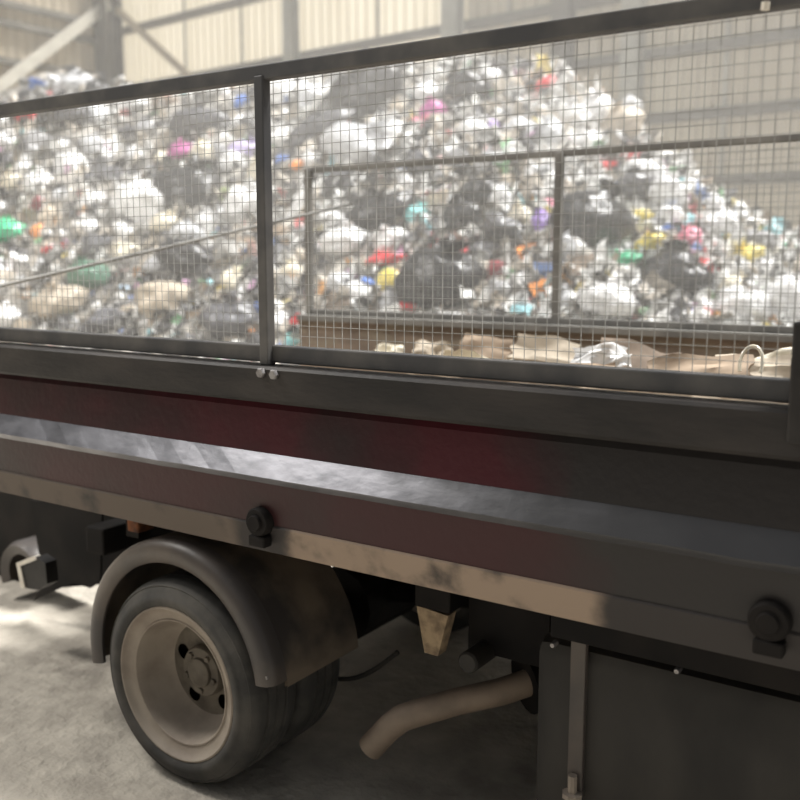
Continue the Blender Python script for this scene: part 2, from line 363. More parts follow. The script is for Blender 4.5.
# mudguard
def guard(y0, y1, mo, mi, front=True):
    prof = [(.374, y0 + .018), (.372, y0 + .006), (.378, y0), (.40, y0 - .004), (.424, y0 - .002), (.441, y0 + .010), (.449, y0 + .030), (.450, y0 + .05), (.450, y0 + .07)]
    bm = B(); lathe_y(bm, prof + [(.440, y0 + .07), (.434, y0 + .03), (.38, y0 + .018), (.374, y0 + .018)], -2.335, .405, math.radians(7), math.radians(190), 72)
    g = p('mudguard', bm, mo, smooth=True, ang=50)
    bm = B(); lathe_y(bm, [(.448, y0 + .07), (.448, y1), (.438, y1), (.438, y0 + .07)], -2.335, .405, math.radians(4), math.radians(190), 72)
    build('mudguard_skirt', bm, mi, g, smooth=True, ang=50)
    bm = B(); lathe_y(bm, [(.0005, y0 + .0), (.006, y0 + .0), (.007, y0 + .01)], -2.335 + .428 * math.cos(math.radians(11)), .405 + .428 * math.sin(math.radians(11)), n=8)
    build('screw', bm, M['bolt'], g)
    return g
guard(2.10, 2.55, M['guard'], M['guard_tan'])
bm = B(); lathe_y(bm, [(.44, 3.65), (.475, 3.65), (.475, 4.2), (.44, 4.2), (.44, 3.65)], -2.415, .36, math.radians(3), math.radians(190), 48); p('mudguard', bm, M['guard'])
bm = B(); box(bm, -2.93, -2.86, 2.42, 2.47, .70, .895); p('mudguard_bracket', bm, M['chassis'])
bm = B(); box(bm, -2.66, -2.60, 2.2, 2.28, .815, .885, .008); p('guard_hanger', bm, M['rust'])
# rear end: tow bar end, painted plate highlight and torn rubber flap
bm = B(); box(bm, -3.42, -3.30, 2.60, 3.9, .50, .62, .01); p('under_run_bar', bm, M['chassis'])
def plate(px, Y, th):
    A = [at(x, y, Y) for x, y in px]; bm = B()
    a = [bm.verts.new(v) for v in A]; b = [bm.verts.new(v + Vector((0, th, 0))) for v in A]
    bm.faces.new(a); bm.faces.new(b[::-1])
    for k in range(len(a)): bm.faces.new((a[k], a[(k + 1) % len(a)], b[(k + 1) % len(a)], b[k]))
    return bm
p('bar_end_plate', plate([(17, 562), (36, 557), (45, 563), (47, 584), (38, 590), (24, 588)], 2.5, .06), M['black'])
p('plate_highlight', plate([(16, 563), (34, 556), (36, 560), (20, 566), (25, 588), (21, 588)], 2.495, .03), M['tie_and_highlight'])  # pale strip painted as the highlight along the plate's rim
p('torn_rubber_flap', plate([(30, 500), (102, 505), (100, 582), (90, 588), (72, 583), (56, 590), (33, 601), (42, 586), (40, 560)], 2.75, .012), M['chassis'])
p('dark_backdrop_plate', plate([(-40, 480), (140, 505), (140, 560), (104, 584), (60, 588), (-40, 580)], 3.05, .03), M['chassis'])  # dark sheet added as a backdrop so no bright floor shows through
bm = B(); box(bm, -1.75, .8, 3.55, 4.15, .24, .80, .03); p('added_dark_box', bm, M['chassis'])  # this box and the shaft are added to darken under the truck
bm = B(); tube(bm, [(-2.3, 3.2, .38), (-.4, 3.2, .62)], .05, 12); p('prop_shaft', bm, M['chassis'], smooth=True)
bm = B(); c = at(22, 575, 2.85); lathe_y(bm, [(.11, 2.85), (.16, 2.83), (.18, 2.87), (.18, 3.02), (.11, 3.02)], c.x, c.z, math.radians(20), math.radians(205), 24); p('hanging_guard', bm, M['guard'], smooth=True)
# exhaust
e = [at(530, 682, 2.62), at(500, 692, 2.55), at(455, 702, 2.47), at(420, 712, 2.40), at(402, 718, 2.37), at(390, 727, 2.35), at(370, 748, 2.33)]
bm = B(); tube(bm, e, [.043] * 7, 16, cap=False); tube(bm, e[::-1], [.038] * 7, 16, cap=False); p('exhaust_pipe', bm, M['pipe'], smooth=True)
bm = B(); tube(bm, [at(525, 683, 2.62), at(620, 655, 2.9)], .10, 18); p('silencer', bm, M['chassis'], smooth=True, ang=40)
# muddy bracket, cap, hose, fuel tank
c = at(432, 632, 2.42)
bm = B()
pr = [(-.058, .075), (.058, .065), (.022, -.075), (-.028, -.075)]
A = [bm.verts.new((c.x + x, c.y, c.z + z)) for x, z in pr]; A2 = [bm.verts.new((c.x + x, c.y + .05, c.z + z)) for x, z in pr]
bm.faces.new(A); bm.faces.new(A2[::-1])
for i in range(4): bm.faces.new((A[i], A[(i + 1) % 4], A2[(i + 1) % 4], A2[i]))
p('spring_hanger', bm, M['mud'])
bm = B(); box(bm, c.x - .06, c.x + .07, c.y - .01, c.y + .2, c.z + .075, .93, .006); p('hanger_mount', bm, M['chassis'])
c = at(469, 662, 2.42)
bm = B(); lathe_y(bm, [(.0005, c.y - .012), (.028, c.y - .012), (.034, c.y - .005), (.034, c.y + .12)], c.x, c.z, n=28); p('air_valve', bm, M['tank'], smooth=True, ang=40)
bm = B(); box(bm, c.x - .06, c.x + .22, 2.52, 2.6, .55, .93); p('valve_bracket', bm, M['chassis'])
h = []
for k in range(13):
    a = PI * k / 12
    h.append(at(300 + 98 * k / 12, 662 + 22 * math.sin(a) - 10 * k / 12 , 2.55 + .1 * k / 12))
bm = B(); tube(bm, h, .009, 8); p('air_hose', bm, M['tank'], smooth=True)
bm = B(); box(bm, -1.09, 1.2, 2.28, 2.80, .22, .755, .05); p('fuel_tank', bm, M['tank'], smooth=True, ang=30)
q = at(577, 700, 2.265)
bm = B(); box(bm, q.x - .022, q.x + .022, 2.262, 2.285, .33, .79, .004); s_ = p('tank_strap', bm, M['guard'])
q2 = at(577, 783, 2.26)
bm = B(); tube(bm, [(q.x, 2.25, .31), (q.x, 2.25, .335), (q.x, 2.25, .337), (q.x, 2.25, .35), (q.x, 2.25, .352), (q.x, 2.25, .40)], [.016, .016, .028, .028, .013, .013], 8); build('strap_fitting', bm, M['rim'], s_)
for px, py in ((553, 645), (677, 671)):
    c = at(px, py, 2.2); bm = B(); lathe_y(bm, [(.0005, c.y - .006), (.006, c.y - .006), (.008, c.y), (.008, c.y + .02)], c.x, c.z, n=8); p('bolt', bm, M['bolt'])
bm = B(); box(bm, -1.0, .6, 2.2, 2.3, .80, .87); p('tank_bearer', bm, M['chassis'])

# ------------------------------------------------------------------ the refuse heap
SIL = [(-260, 110), (-60, 105), (0, 97), (25, 88), (45, 74), (75, 72), (105, 84), (160, 88), (262, 82), (350, 66), (420, 62), (480, 57), (530, 62), (570, 76), (600, 96), (650, 138), (700, 178), (740, 212), (800, 240), (900, 300), (1000, 360)]
def interp(tab, x):
    if x <= tab[0][0]: return tab[0][1]
    for (a, b), (c, d) in zip(tab, tab[1:]):
        if x <= c: return b + (d - b) * (x - a) / (c - a)
    return tab[-1][1]
FP = math.hypot(F, 140)
def toe(px): return 5.3
def crest_y(px): return interp([(-200, 10.2), (300, 10.8), (560, 10.6), (800, 9.0), (1000, 8.0)], px)
def heap_z(x, y):
    v = Vector((x, y, 0)); d = v.dot(Vector((-sy, cy, 0))); r = v.dot(RGT)
    if d < .5: return 0
    px = 400 + FP * r / d
    yc = crest_y(px)
    ys = interp(SIL, px)
    s = sight(px, ys); zc = HC + s.z * (yc / s.y)
    zc = max(zc, .15)
    u = (y - toe(px)) / (yc - toe(px))
    if u <= 0: return 0.0
    if u < 1:
        z = zc * (u ** .82)
    else:
        z = zc * max(0, 1 - .5 * ((u - 1) / .5) ** 2) if u < 2 else 0
    amp = min(1, u * 3) * (.22 if u < .9 else .10)
    z += amp * noise.fractal((x * .9, y * .9, 4.2), 1, 2, 4) * (1 if zc > 1 else zc)
    return max(z, 0)
# the packed body of the heap: crumpled mixed refuse that nobody could count
def palette(r, px):
    t = r.random()
    g = .62 if px < 260 else 1.0
    if t < (.13 if px < 300 else .30 if px < 540 else .60): c = r.uniform(.62, .92); return (c, c, c * .98)
    if t < (.46 if px < 540 else .66): c = r.uniform(.14, .36); return (c, c * .98, c * .93)
    if t < (.70 if px < 540 else .78): c = r.uniform(.03, .10); return (c, c, c * 1.05)
    if t < .92: c = r.uniform(.25, .55); return (c, c * .9, c * .76)
    return r.choice([(.5, .12, .12), (.16, .25, .5), (.55, .45, .12), (.2, .4, .22), (.5, .3, .45), (.6, .32, .12), (.25, .5, .55), (.62, .42, .4), (.3, .24, .18)])
def attr_mat(name, rough=.55):
    m = bpy.data.materials.new(name); m.use_nodes = True
    N = m.node_tree.nodes; L = m.node_tree.links; b = N['Principled BSDF']; b.inputs['Roughness'].default_value = rough
    a = N.new('ShaderNodeVertexColor'); a.layer_name = 'tint'; L.new(a.outputs['Color'], b.inputs['Base Color'])
    return m
bm = B(); NX, NY = 150, 90
grid = []
for i in range(NX + 1):
    row = []
    px = -160 + 1120 * i / NX
    for j in range(NY + 1):
        u = j / NY * 1.55
        y = toe(px) + (crest_y(px) - toe(px)) * u
        s = sight(px, 260); x = s.x / s.y * y
        z = heap_z(x, y)
        x = max(x, -20.15 - (17 - y) * .091 + .12)
        row.append(bm.verts.new((x, y, z)))
    grid.append(row)
for i in range(NX):
    for j in range(NY): bm.faces.new((grid[i][j], grid[i + 1][j], grid[i + 1][j + 1], grid[i][j + 1]))
hm = mat('packed_refuse', (.30, .28, .25), (.06, .06, .06), .7, scale=3.5, bump=.8, bscale=9, c3=(.5, .47, .42), s3=6, lo3=.5, hi3=.6)
heap = build('refuse_heap', bm, hm, None, smooth=True, ang=None)
tag(heap, 'tall heap of packed mixed household refuse filling the corner of the shed', 'refuse heap', None, 'stuff')

def on_heap(px, py):
    d = sight(px, py); t = 5.0 / d.y; last = None
    while t * d.y < 16:
        q = cam.location + d * t
        if q.z <= heap_z(q.x, q.y): break
        t += .05
    else:
        t = (crest_y(px)) / d.y
    q = cam.location + d * t
    return q, (q - cam.location).dot(FWD)

scr = random.Random(3)
bm = B(); lay = bm.loops.layers.float_color.new('tint')
def scrap(bm, c, s, colr, r):
    a = Vector((r.uniform(-1, 1), r.uniform(-1.2, .4), r.uniform(-.2, 1))).normalized()
    u = a.orthogonal().normalized(); v = a.cross(u); ang = r.uniform(0, 6.28)
    u, v = u * math.cos(ang) + v * math.sin(ang), v * math.cos(ang) - u * math.sin(ang)
    w = r.uniform(.5, 1.3); n = 3
    vs = [[bm.verts.new(c + u * s * (i / n - .5 + r.uniform(-.12, .12)) * w + v * s * (j / n - .5 + r.uniform(-.12, .12)) + a * s * r.uniform(-.2, .2)) for j in range(n + 1)] for i in range(n + 1)]
    for i in range(n):
        for j in range(n):
            f = bm.faces.new((vs[i][j], vs[i + 1][j], vs[i + 1][j + 1], vs[i][j + 1]))
            for l in f.loops: l[lay] = (*colr, 1)
for k in range(6500):
    px = scr.uniform(-130, 860); top = interp(SIL, px)
    py = top + (390 - top) * scr.random()
    q, dep = on_heap(px, py)
    pxs = scr.uniform(6, 15) * (1.0 if px > 260 else .75) * (1.5 if scr.random() < .15 else 1)
    scrap(bm, q + Vector((0, -.03, scr.uniform(0, .06))), pxs * dep / F * 1.3, palette(scr, px), scr)
o = build('loose_refuse', bm, attr_mat('mixed_scraps'), None)
tag(o, 'crumpled scraps of paper, film and packaging strewn over the refuse heap', 'scraps', None, 'stuff')

# --- single things lying in the heap
COL = {'white': (.88, .88, .88), 'black': (.018, .018, .02), 'grey': (.36, .36, .37), 'dark grey': (.10, .10, .11), 'pale grey': (.62, .63, .65), 'cream': (.80, .74, .60), 'red': (.72, .035, .045),
       'pink': (.75, .22, .32), 'magenta': (.48, .10, .32), 'purple': (.34, .22, .58), 'lilac': (.55, .48, .75), 'green': (.05, .50, .25), 'dark green': (.06, .17, .11), 'lime': (.55, .66, .35), 'blue': (.09, .20, .58),
       'pale blue': (.42, .58, .74), 'teal': (.14, .48, .56), 'yellow': (.82, .66, .14), 'orange': (.85, .30, .06), 'brown': (.22, .17, .13), 'tan': (.36, .275, .20), 'dark red': (.22, .03, .04), 'cyan': (.35, .78, .78), 'beige': (.50, .43, .34)}
MC = {}
def plastic(c, kind):
    key = (c, kind)
    if key not in MC:
        a = COL[c]; d = tuple(v * .72 for v in a)
        MC[key] = mat('%s_%s' % (c.replace(' ', '_'), kind), a, d, {'film': .32, 'card': .85, 'paper': .75, 'hard': .25}[kind], scale=9, bump=.35 if kind == 'film' else .1, bscale=22)
    return MC[key]
def blob(seed, w, h, d, rough=.34, sub=4):
    bm = B(); bmesh.ops.create_icosphere(bm, subdivisions=sub, radius=1)
    o = Vector((seed * 3.17, seed * 1.7, seed * 7.3))
    for v in bm.verts:
        n = v.co.normalized()
        big = noise.noise(n * 1.3 + o); mid = noise.noise(n * 2.9 + o)
        cre = 1 - abs(noise.noise(n * 3.6 + o * 1.3)) * 2; cre2 = 1 - abs(noise.noise(n * 8 + o * .7)) * 2
        r = 1 + rough * (.7 * big + .35 * mid) + .20 * rough * cre * 1.6 + .10 * rough * cre2 * 1.6
        r = max(r, .4)
        v.co = Vector((n.x * w * .5, n.y * d * .5, n.z * h * .5)) * r
        if v.co.z < 0: v.co.z *= .8
    return bm
def neck(seed, w, h):
    """twisted, flared mouth of a knotted bag"""
    r = random.Random(seed); bm = B()
    ax = Vector((r.uniform(-.5, .5), r.uniform(-.5, 0), 1)).normalized(); base = Vector((ax.x * w * .42, ax.y * w * .4, ax.z * h * .42)); s = min(w, h)
    u = ax.orthogonal().normalized(); v = ax.cross(u); rings = []
    for t, rad in ((-.08, .20), (.02, .10), (.07, .05), (.12, .07), (.2, .14), (.27, .20)):
        ring = []
        for k in range(14):
            a = 2 * PI * k / 14; rr = s * rad * (1 + .45 * math.sin(a * 3 + seed) * (t > .08) + r.uniform(-.1, .1))
            ring.append(bm.verts.new(base + ax * s * (t + (.06 * math.sin(a * 2 + seed) if t > .15 else 0)) + (u * math.cos(a) + v * math.sin(a)) * rr))
        rings.append(ring)
    for A, C in zip(rings, rings[1:]):
        for k in range(14): bm.faces.new((A[k], A[(k + 1) % 14], C[(k + 1) % 14], C[k]))
    return bm
def sheet(seed, w, h, fold=.16, n=14, thick=.004):
    o = Vector((seed * 2.3, seed * 5.1, 0)); bm = B(); s = max(w, h)
    def P(i, j, k):
        x, z = i / n - .5, j / n - .5
        y = fold * s * (noise.noise(Vector((x * 2.2, z * 2.2, 0)) + o) * 1.4 + (1 - abs(noise.noise(Vector((x * 5, z * 5, 3)) + o)) * 2) * .28)
        return (x * w * (1 + .2 * noise.noise(Vector((z * 3, 1, 1)) + o)), y + k * thick, z * h * (1 + .2 * noise.noise(Vector((x * 3, 7, 1)) + o)))
    Fv = [[bm.verts.new(P(i, j, 0)) for j in range(n + 1)] for i in range(n + 1)]
    Bv = [[bm.verts.new(P(i, j, 1)) for j in range(n + 1)] for i in range(n + 1)]
    for i in range(n):
        for j in range(n):
            bm.faces.new((Fv[i][j], Fv[i + 1][j], Fv[i + 1][j + 1], Fv[i][j + 1])); bm.faces.new((Bv[i][j], Bv[i][j + 1], Bv[i + 1][j + 1], Bv[i + 1][j]))
    for i in range(n):
        bm.faces.new((Fv[i][0], Bv[i][0], Bv[i + 1][0], Fv[i + 1][0])); bm.faces.new((Fv[i][n], Fv[i + 1][n], Bv[i + 1][n], Bv[i][n]))
        bm.faces.new((Fv[0][i], Fv[0][i + 1], Bv[0][i + 1], Bv[0][i])); bm.faces.new((Fv[n][i], Bv[n][i], Bv[n][i + 1], Fv[n][i + 1]))
    return bm
def lathe_z(bm, prof, n=20, wob=None):
    cols = [[bm.verts.new((r * math.cos(2 * PI * k / n), r * math.sin(2 * PI * k / n), z)) for r, z in prof] for k in range(n)]
    for k in range(n):
        for i in range(len(prof) - 1): bm.faces.new((cols[k][i], cols[k][i + 1], cols[(k + 1) % n][i + 1], cols[(k + 1) % n][i]))
NAME = {'bag': 'plastic_bag', 'sack': 'bin_bag', 'film': 'plastic_film', 'paper': 'paper_sheet', 'card': 'cardboard_piece', 'pack': 'food_packet', 'bottle': 'plastic_bottle', 'tub': 'plastic_tub', 'tube': 'plastic_tube', 'cloth': 'cloth_rag'}
CAT = {'bag': 'bag', 'sack': 'bin bag', 'film': 'plastic film', 'paper': 'paper', 'card': 'cardboard', 'pack': 'packet', 'bottle': 'bottle', 'tub': 'tub', 'tube': 'tube', 'cloth': 'rag'}
def item(kind, c, pos, w, h, label, seed, rot=None, group=None):
    r = random.Random(seed)
    mk = {'bag': 'film', 'sack': 'film', 'film': 'film', 'paper': 'paper', 'card': 'card', 'pack': 'film', 'bottle': 'hard', 'tub': 'hard', 'tube': 'hard', 'cloth': 'card'}[kind]
    m = plastic(c, mk); kid = None
    if kind in ('bag', 'sack'):
        bm = blob(seed, w, h, (w + h) * .45, .36 if kind == 'bag' else .30); kid = ('knotted_neck', neck(seed, w, h), m)
    elif kind == 'pack': bm = blob(seed, w, h, min(w, h) * .5, .28, 3)
    elif kind == 'cloth': bm = blob(seed, w, h, (w + h) * .3, .5)
    elif kind in ('film', 'paper'): bm = sheet(seed, w, h, .2)
    elif kind == 'card': bm = sheet(seed, w, h, .09, 8, .012)
    elif kind == 'bottle':
        R_, H = w * .5, h
        bm = B(); lathe_z(bm, [(.001, -H / 2), (R_ * .9, -H / 2), (R_, -H * .46), (R_, H * .12), (R_ * .92, H * .2), (R_ * .4, H * .38), (R_ * .34, H * .46), (.001, H * .46)])
        b2 = B(); lathe_z(b2, [(.001, H * .52), (R_ * .4, H * .52), (R_ * .42, H * .5), (R_ * .42, H * .43)]); kid = ('bottle_cap', b2, plastic('blue', 'hard'))
    elif kind == 'tub':
        R_, H = w * .5, h
        bm = B(); lathe_z(bm, [(.001, -H / 2), (R_ * .8, -H / 2), (R_, H * .42), (R_ * 1.06, H * .42), (R_ * 1.06, H * .5), (R_ * .96, H * .5), (R_ * .76, -H * .44), (.001, -H * .44)])
    elif kind == 'tube':
        bm = B(); lathe_z(bm, [(.001, -h / 2), (w * .45, -h / 2), (w * .5, -h * .45), (w * .42, 0), (w * .5, h * .45), (w * .45, h / 2), (.001, h / 2)])
    o = build(NAME[kind], bm, m, None, smooth=True, ang=None if kind in ('bag', 'sack', 'cloth', 'pack') else 35)
    o.location = pos
    o.rotation_euler = rot if rot else (r.uniform(-.35, .1), r.uniform(-.5, .5), YAW + r.uniform(-.5, .5))
    tag(o, label, CAT[kind], group)
    if kid and w > .12:
        q = build(kid[0], kid[1], kid[2], None, smooth=True, ang=None); q.parent = o
    return o

# (x, y, width, height) as sighted, kind, colour, what singles it out
LM = [
 (115, 147, 19, 18, 'paper', 'white', 'bright white folded sheet'), (182, 150, 22, 14, 'bag', 'magenta', 'magenta plastic bag'), (204, 152, 22, 18, 'bag', 'cream', 'round cream bag'),
 (246, 149, 24, 16, 'bag', 'lilac', 'lilac bag behind the cage post'), (233, 162, 20, 20, 'bag', 'white', 'round white bag under the lilac one'), (190, 190, 52, 46, 'sack', 'black', 'broad black bin bag facing the rear mesh'),
 (37, 206, 13, 20, 'pack', 'dark red', 'upright dark red packet'), (11, 231, 30, 20, 'bag', 'green', 'bright green bag'), (40, 231, 13, 15, 'pack', 'orange', 'small orange packet by the green bag'),
 (143, 203, 46, 40, 'bag', 'white', 'largest white bag behind the rear mesh'), (247, 203, 32, 34, 'bag', 'white', 'plump white bag beside the cage post'), (228, 196, 14, 22, 'film', 'lime', 'strip of lime film'),
 (169, 224, 26, 18, 'bag', 'cream', 'creamy bag under the large white bag'), (190, 234, 26, 18, 'bag', 'pale grey', 'pale grey bag touching the creamy bag'), (62, 246, 34, 9, 'film', 'red', 'thin streak of red film'),
 (92, 202, 26, 17, 'bag', 'white', 'oval white bag above the red streak'), (27, 116, 15, 15, 'pack', 'red', 'red packet high by the wall'), (96, 115, 20, 28, 'bag', 'pale grey', 'upright pale grey bag near the top rail'),
 (68, 112, 30, 28, 'sack', 'dark grey', 'charcoal sack under the top rail'), (50, 144, 38, 28, 'film', 'grey', 'flat grey sheet of film'), (243, 101, 15, 12, 'pack', 'blue', 'blue packet at the crest by the post'),
 (240, 122, 34, 20, 'film', 'white', 'spread white film below the blue packet'), (200, 122, 52, 26, 'sack', 'dark grey', 'long charcoal sack near the crest'), (36, 87, 13, 14, 'tub', 'blue', 'blue tub standing on the crest'),
 (57, 79, 17, 13, 'paper', 'white', 'white paper lump on the crest'), (75, 84, 32, 18, 'bag', 'pale grey', 'pale grey bag topping the crest by the wall'), (121, 81, 9, 8, 'tub', 'white', 'tiny white tub over the top rail'),
 (90, 274, 34, 24, 'sack', 'dark green', 'dark green sack'), (128, 290, 26, 16, 'film', 'pale blue', 'pale blue film under the brace bar'), (188, 256, 52, 28, 'sack', 'black', 'black sack crossed by the brace bar'),
 (243, 250, 14, 34, 'card', 'tan', 'upright tan card by the post'), (258, 309, 9, 11, 'tub', 'blue', 'small blue tub by the sill'), (256, 335, 10, 18, 'bottle', 'orange', 'orange bottle by the foot of the post'),
 (232, 318, 48, 34, 'sack', 'dark grey', 'charcoal sack low by the post'), (60, 300, 40, 28, 'bag', 'beige', 'beige bag low behind the rear mesh'), (165, 300, 40, 30, 'cloth', 'beige', 'beige rag bundle low in the heap'),
 (8, 315, 24, 18, 'bag', 'white', 'white bag lowest behind the rear mesh'), (110, 320, 40, 20, 'cloth', 'dark grey', 'sooty rag above the sill'),
 (282, 92, 28, 28, 'bag', 'white', 'white bag at the top beside the post'), (326, 93, 42, 44, 'film', 'pale grey', 'wide pale grey film hanging from the crest'), (366, 91, 62, 48, 'sack', 'black', 'biggest black bin bag at the crest'),
 (322, 127, 62, 22, 'sack', 'dark grey', 'flattened charcoal sack under the grey film'), (309, 127, 16, 13, 'pack', 'teal', 'teal packet'), (360, 147, 62, 40, 'bag', 'pale grey', 'widest silvery white bag in mid heap'),
 (299, 165, 14, 9, 'pack', 'orange', 'orange packet under the silvery bag'), (283, 162, 14, 14, 'pack', 'blue', 'blue packet next to the orange one'), (434, 111, 22, 18, 'bag', 'magenta', 'mauve bag under the crest'), (423, 122, 16, 18, 'paper', 'pink', 'pale pink paper by the mauve bag'),
 (427, 94, 22, 22, 'bag', 'white', 'white bag above the mauve bag'), (467, 88, 36, 30, 'sack', 'black', 'black sack with white tufts at the crest'), (474, 130, 26, 22, 'bag', 'white', 'white bag touching the violet packet'), (490, 128, 15, 18, 'pack', 'purple', 'violet packet'),
 (298, 203, 14, 44, 'tube', 'white', 'slanting white plastic tube'), (376, 213, 64, 28, 'sack', 'black', 'long black sack in mid heap'), (420, 216, 26, 18, 'bag', 'cyan', 'icy cyan bag'),
 (483, 191, 34, 26, 'sack', 'black', 'black sack behind the white pouch'), (498, 197, 20, 22, 'bag', 'white', 'white pouch on black sacks'), (521, 217, 20, 20, 'bag', 'cream', 'cream pouch near the far cage post'), (508, 231, 46, 22, 'sack', 'dark grey', 'broad charcoal sack below the white pouch'),
 (530, 251, 20, 16, 'card', 'orange', 'orange card by the far cage post'), (386, 261, 34, 14, 'bag', 'red', 'wide red bag'), (461, 256, 20, 16, 'bag', 'red', 'red bag under an orange packet'), (459, 245, 18, 9, 'pack', 'orange', 'orange packet lying on a red bag'),
 (346, 241, 38, 26, 'bag', 'white', 'white bag above the wide red bag'), (393, 239, 30, 20, 'bag', 'white', 'white bag beside the long black sack'), (280, 240, 18, 38, 'card', 'tan', 'tall tan card behind the corner'),
 (412, 306, 24, 14, 'bag', 'red', 'scarlet bag just above the far sill'), (390, 281, 22, 24, 'pack', 'yellow', 'yellow packet above the scarlet bag'), (441, 278, 68, 56, 'sack', 'black', 'huge black sack at the foot'), (363, 290, 30, 24, 'bottle', 'white', 'fat white bottle at the foot'),
 (340, 284, 22, 20, 'bag', 'pale grey', 'pale grey bag by the fat bottle'), (311, 293, 9, 14, 'pack', 'red', 'little red packet by the far corner post'), (520, 303, 18, 14, 'tub', 'white', 'white tub over the far sill'), (498, 271, 16, 20, 'cloth', 'dark red', 'maroon rag'),
 (467, 270, 30, 12, 'film', 'pale grey', 'grey film over the huge sack'), (294, 322, 9, 22, 'bottle', 'red', 'red bottle in the rear gap'), (279, 321, 17, 18, 'bag', 'white', 'white bag in the rear gap'), (292, 341, 13, 11, 'tub', 'cyan', 'cyan tub at the bottom of the gap'), (274, 345, 10, 10, 'pack', 'cream', 'cream packet at the bottom of the gap'),
 (547, 84, 18, 12, 'bag', 'red', 'rusty red bag at the crest end'), (567, 78, 14, 12, 'bag', 'white', 'white bag topping the crest end'), (620, 124, 36, 28, 'bag', 'beige', 'domed beige bag on the flank'), (598, 111, 30, 28, 'bag', 'white', 'white bag behind the domed beige bag'),
 (631, 105, 16, 14, 'bag', 'pale grey', 'pale grey bag on the skyline'), (587, 140, 26, 15, 'bag', 'white', 'white bag below the skyline'), (616, 139, 26, 12, 'sack', 'black', 'black sack under the domed beige bag'), (629, 154, 18, 12, 'pack', 'red', 'red packet high on the flank'),
 (602, 165, 24, 10, 'film', 'red', 'red film under the far top rail'), (647, 171, 40, 20, 'bag', 'white', 'long white bag on the flank'), (668, 192, 30, 26, 'bag', 'white', 'dazzling white bag on the flank'), (638, 186, 32, 24, 'sack', 'dark grey', 'charcoal sack wedged by white bags'),
 (590, 218, 62, 52, 'sack', 'black', 'great black sack by the far post'), (638, 217, 28, 14, 'pack', 'yellow', 'mustard packet'), (672, 216, 26, 16, 'bag', 'white', 'white bag past the mustard packet'), (648, 243, 28, 14, 'bag', 'yellow', 'yellow bag'), (621, 262, 30, 16, 'bag', 'green', 'leaf green bag'),
 (584, 264, 24, 26, 'card', 'brown', 'slanted brown card'), (543, 221, 14, 24, 'bag', 'purple', 'purple bag by the far post'), (548, 204, 12, 12, 'pack', 'pink', 'pink packet above the purple bag'), (689, 237, 20, 18, 'bag', 'pink', 'pink bag'), (707, 271, 18, 24, 'bag', 'red', 'crimson bag'),
 (661, 262, 12, 10, 'pack', 'red', 'small red packet'), (667, 231, 10, 14, 'pack', 'blue', 'sky blue packet'), (719, 224, 30, 28, 'bag', 'white', 'white bag on the lower skyline'), (746, 257, 30, 20, 'bag', 'yellow', 'pale yellow bag near the heap end'), (790, 248, 18, 12, 'pack', 'green', 'green packet at the heap end'), (796, 237, 22, 16, 'card', 'orange', 'orange box flap at the heap end'),
 (608, 300, 42, 30, 'bag', 'white', 'broad white bag over the far sill'), (676, 275, 60, 44, 'sack', 'black', 'slumped black sack by the crimson bag'), (678, 299, 20, 16, 'bag', 'white', 'small white bag on the slumped sack'), (692, 313, 18, 10, 'pack', 'lilac', 'lilac packet over the far sill'),
 (745, 303, 46, 32, 'bag', 'white', 'glaring white bag near the heap end'), (790, 298, 40, 34, 'bag', 'white', 'white bag last over the far sill'), (544, 290, 16, 26, 'card', 'orange', 'orange card over the far sill'), (565, 300, 18, 20, 'bag', 'pale grey', 'pale grey bag over the far sill'), (760, 240, 26, 16, 'cloth', 'grey', 'grey rag on the lower skyline'), (735, 285, 24, 18, 'bag', 'cream', 'cream bag near the heap end'),
]
seen = set()
for i, (x, y, w, h, kd, c, ph) in enumerate(LM):
    q, dep = on_heap(x, y + h * .15)
    W, H = w * dep / F * 1.22, h * dep / F * 1.22
    band = 'refuse heap'
    lab = ph + (' in the ' if len(ph.split()) < 9 else ' in ') + band
    seen.add(lab)
    rot = None
    if kd == 'tube': rot = (0, .55, YAW)
    if kd in ('bottle', 'tub'): rot = (.25, .4 if i % 2 else -.5, YAW)
    if kd in ('film', 'paper', 'card'): rr = random.Random(i); rot = (-.5, rr.uniform(-.3, .3), YAW + rr.uniform(-.3, .3))
    back = q - cam.location; back.normalize()
    item(kd, c, q - back * min(W, H) * .32, W, H, lab, 100 + i, rot)
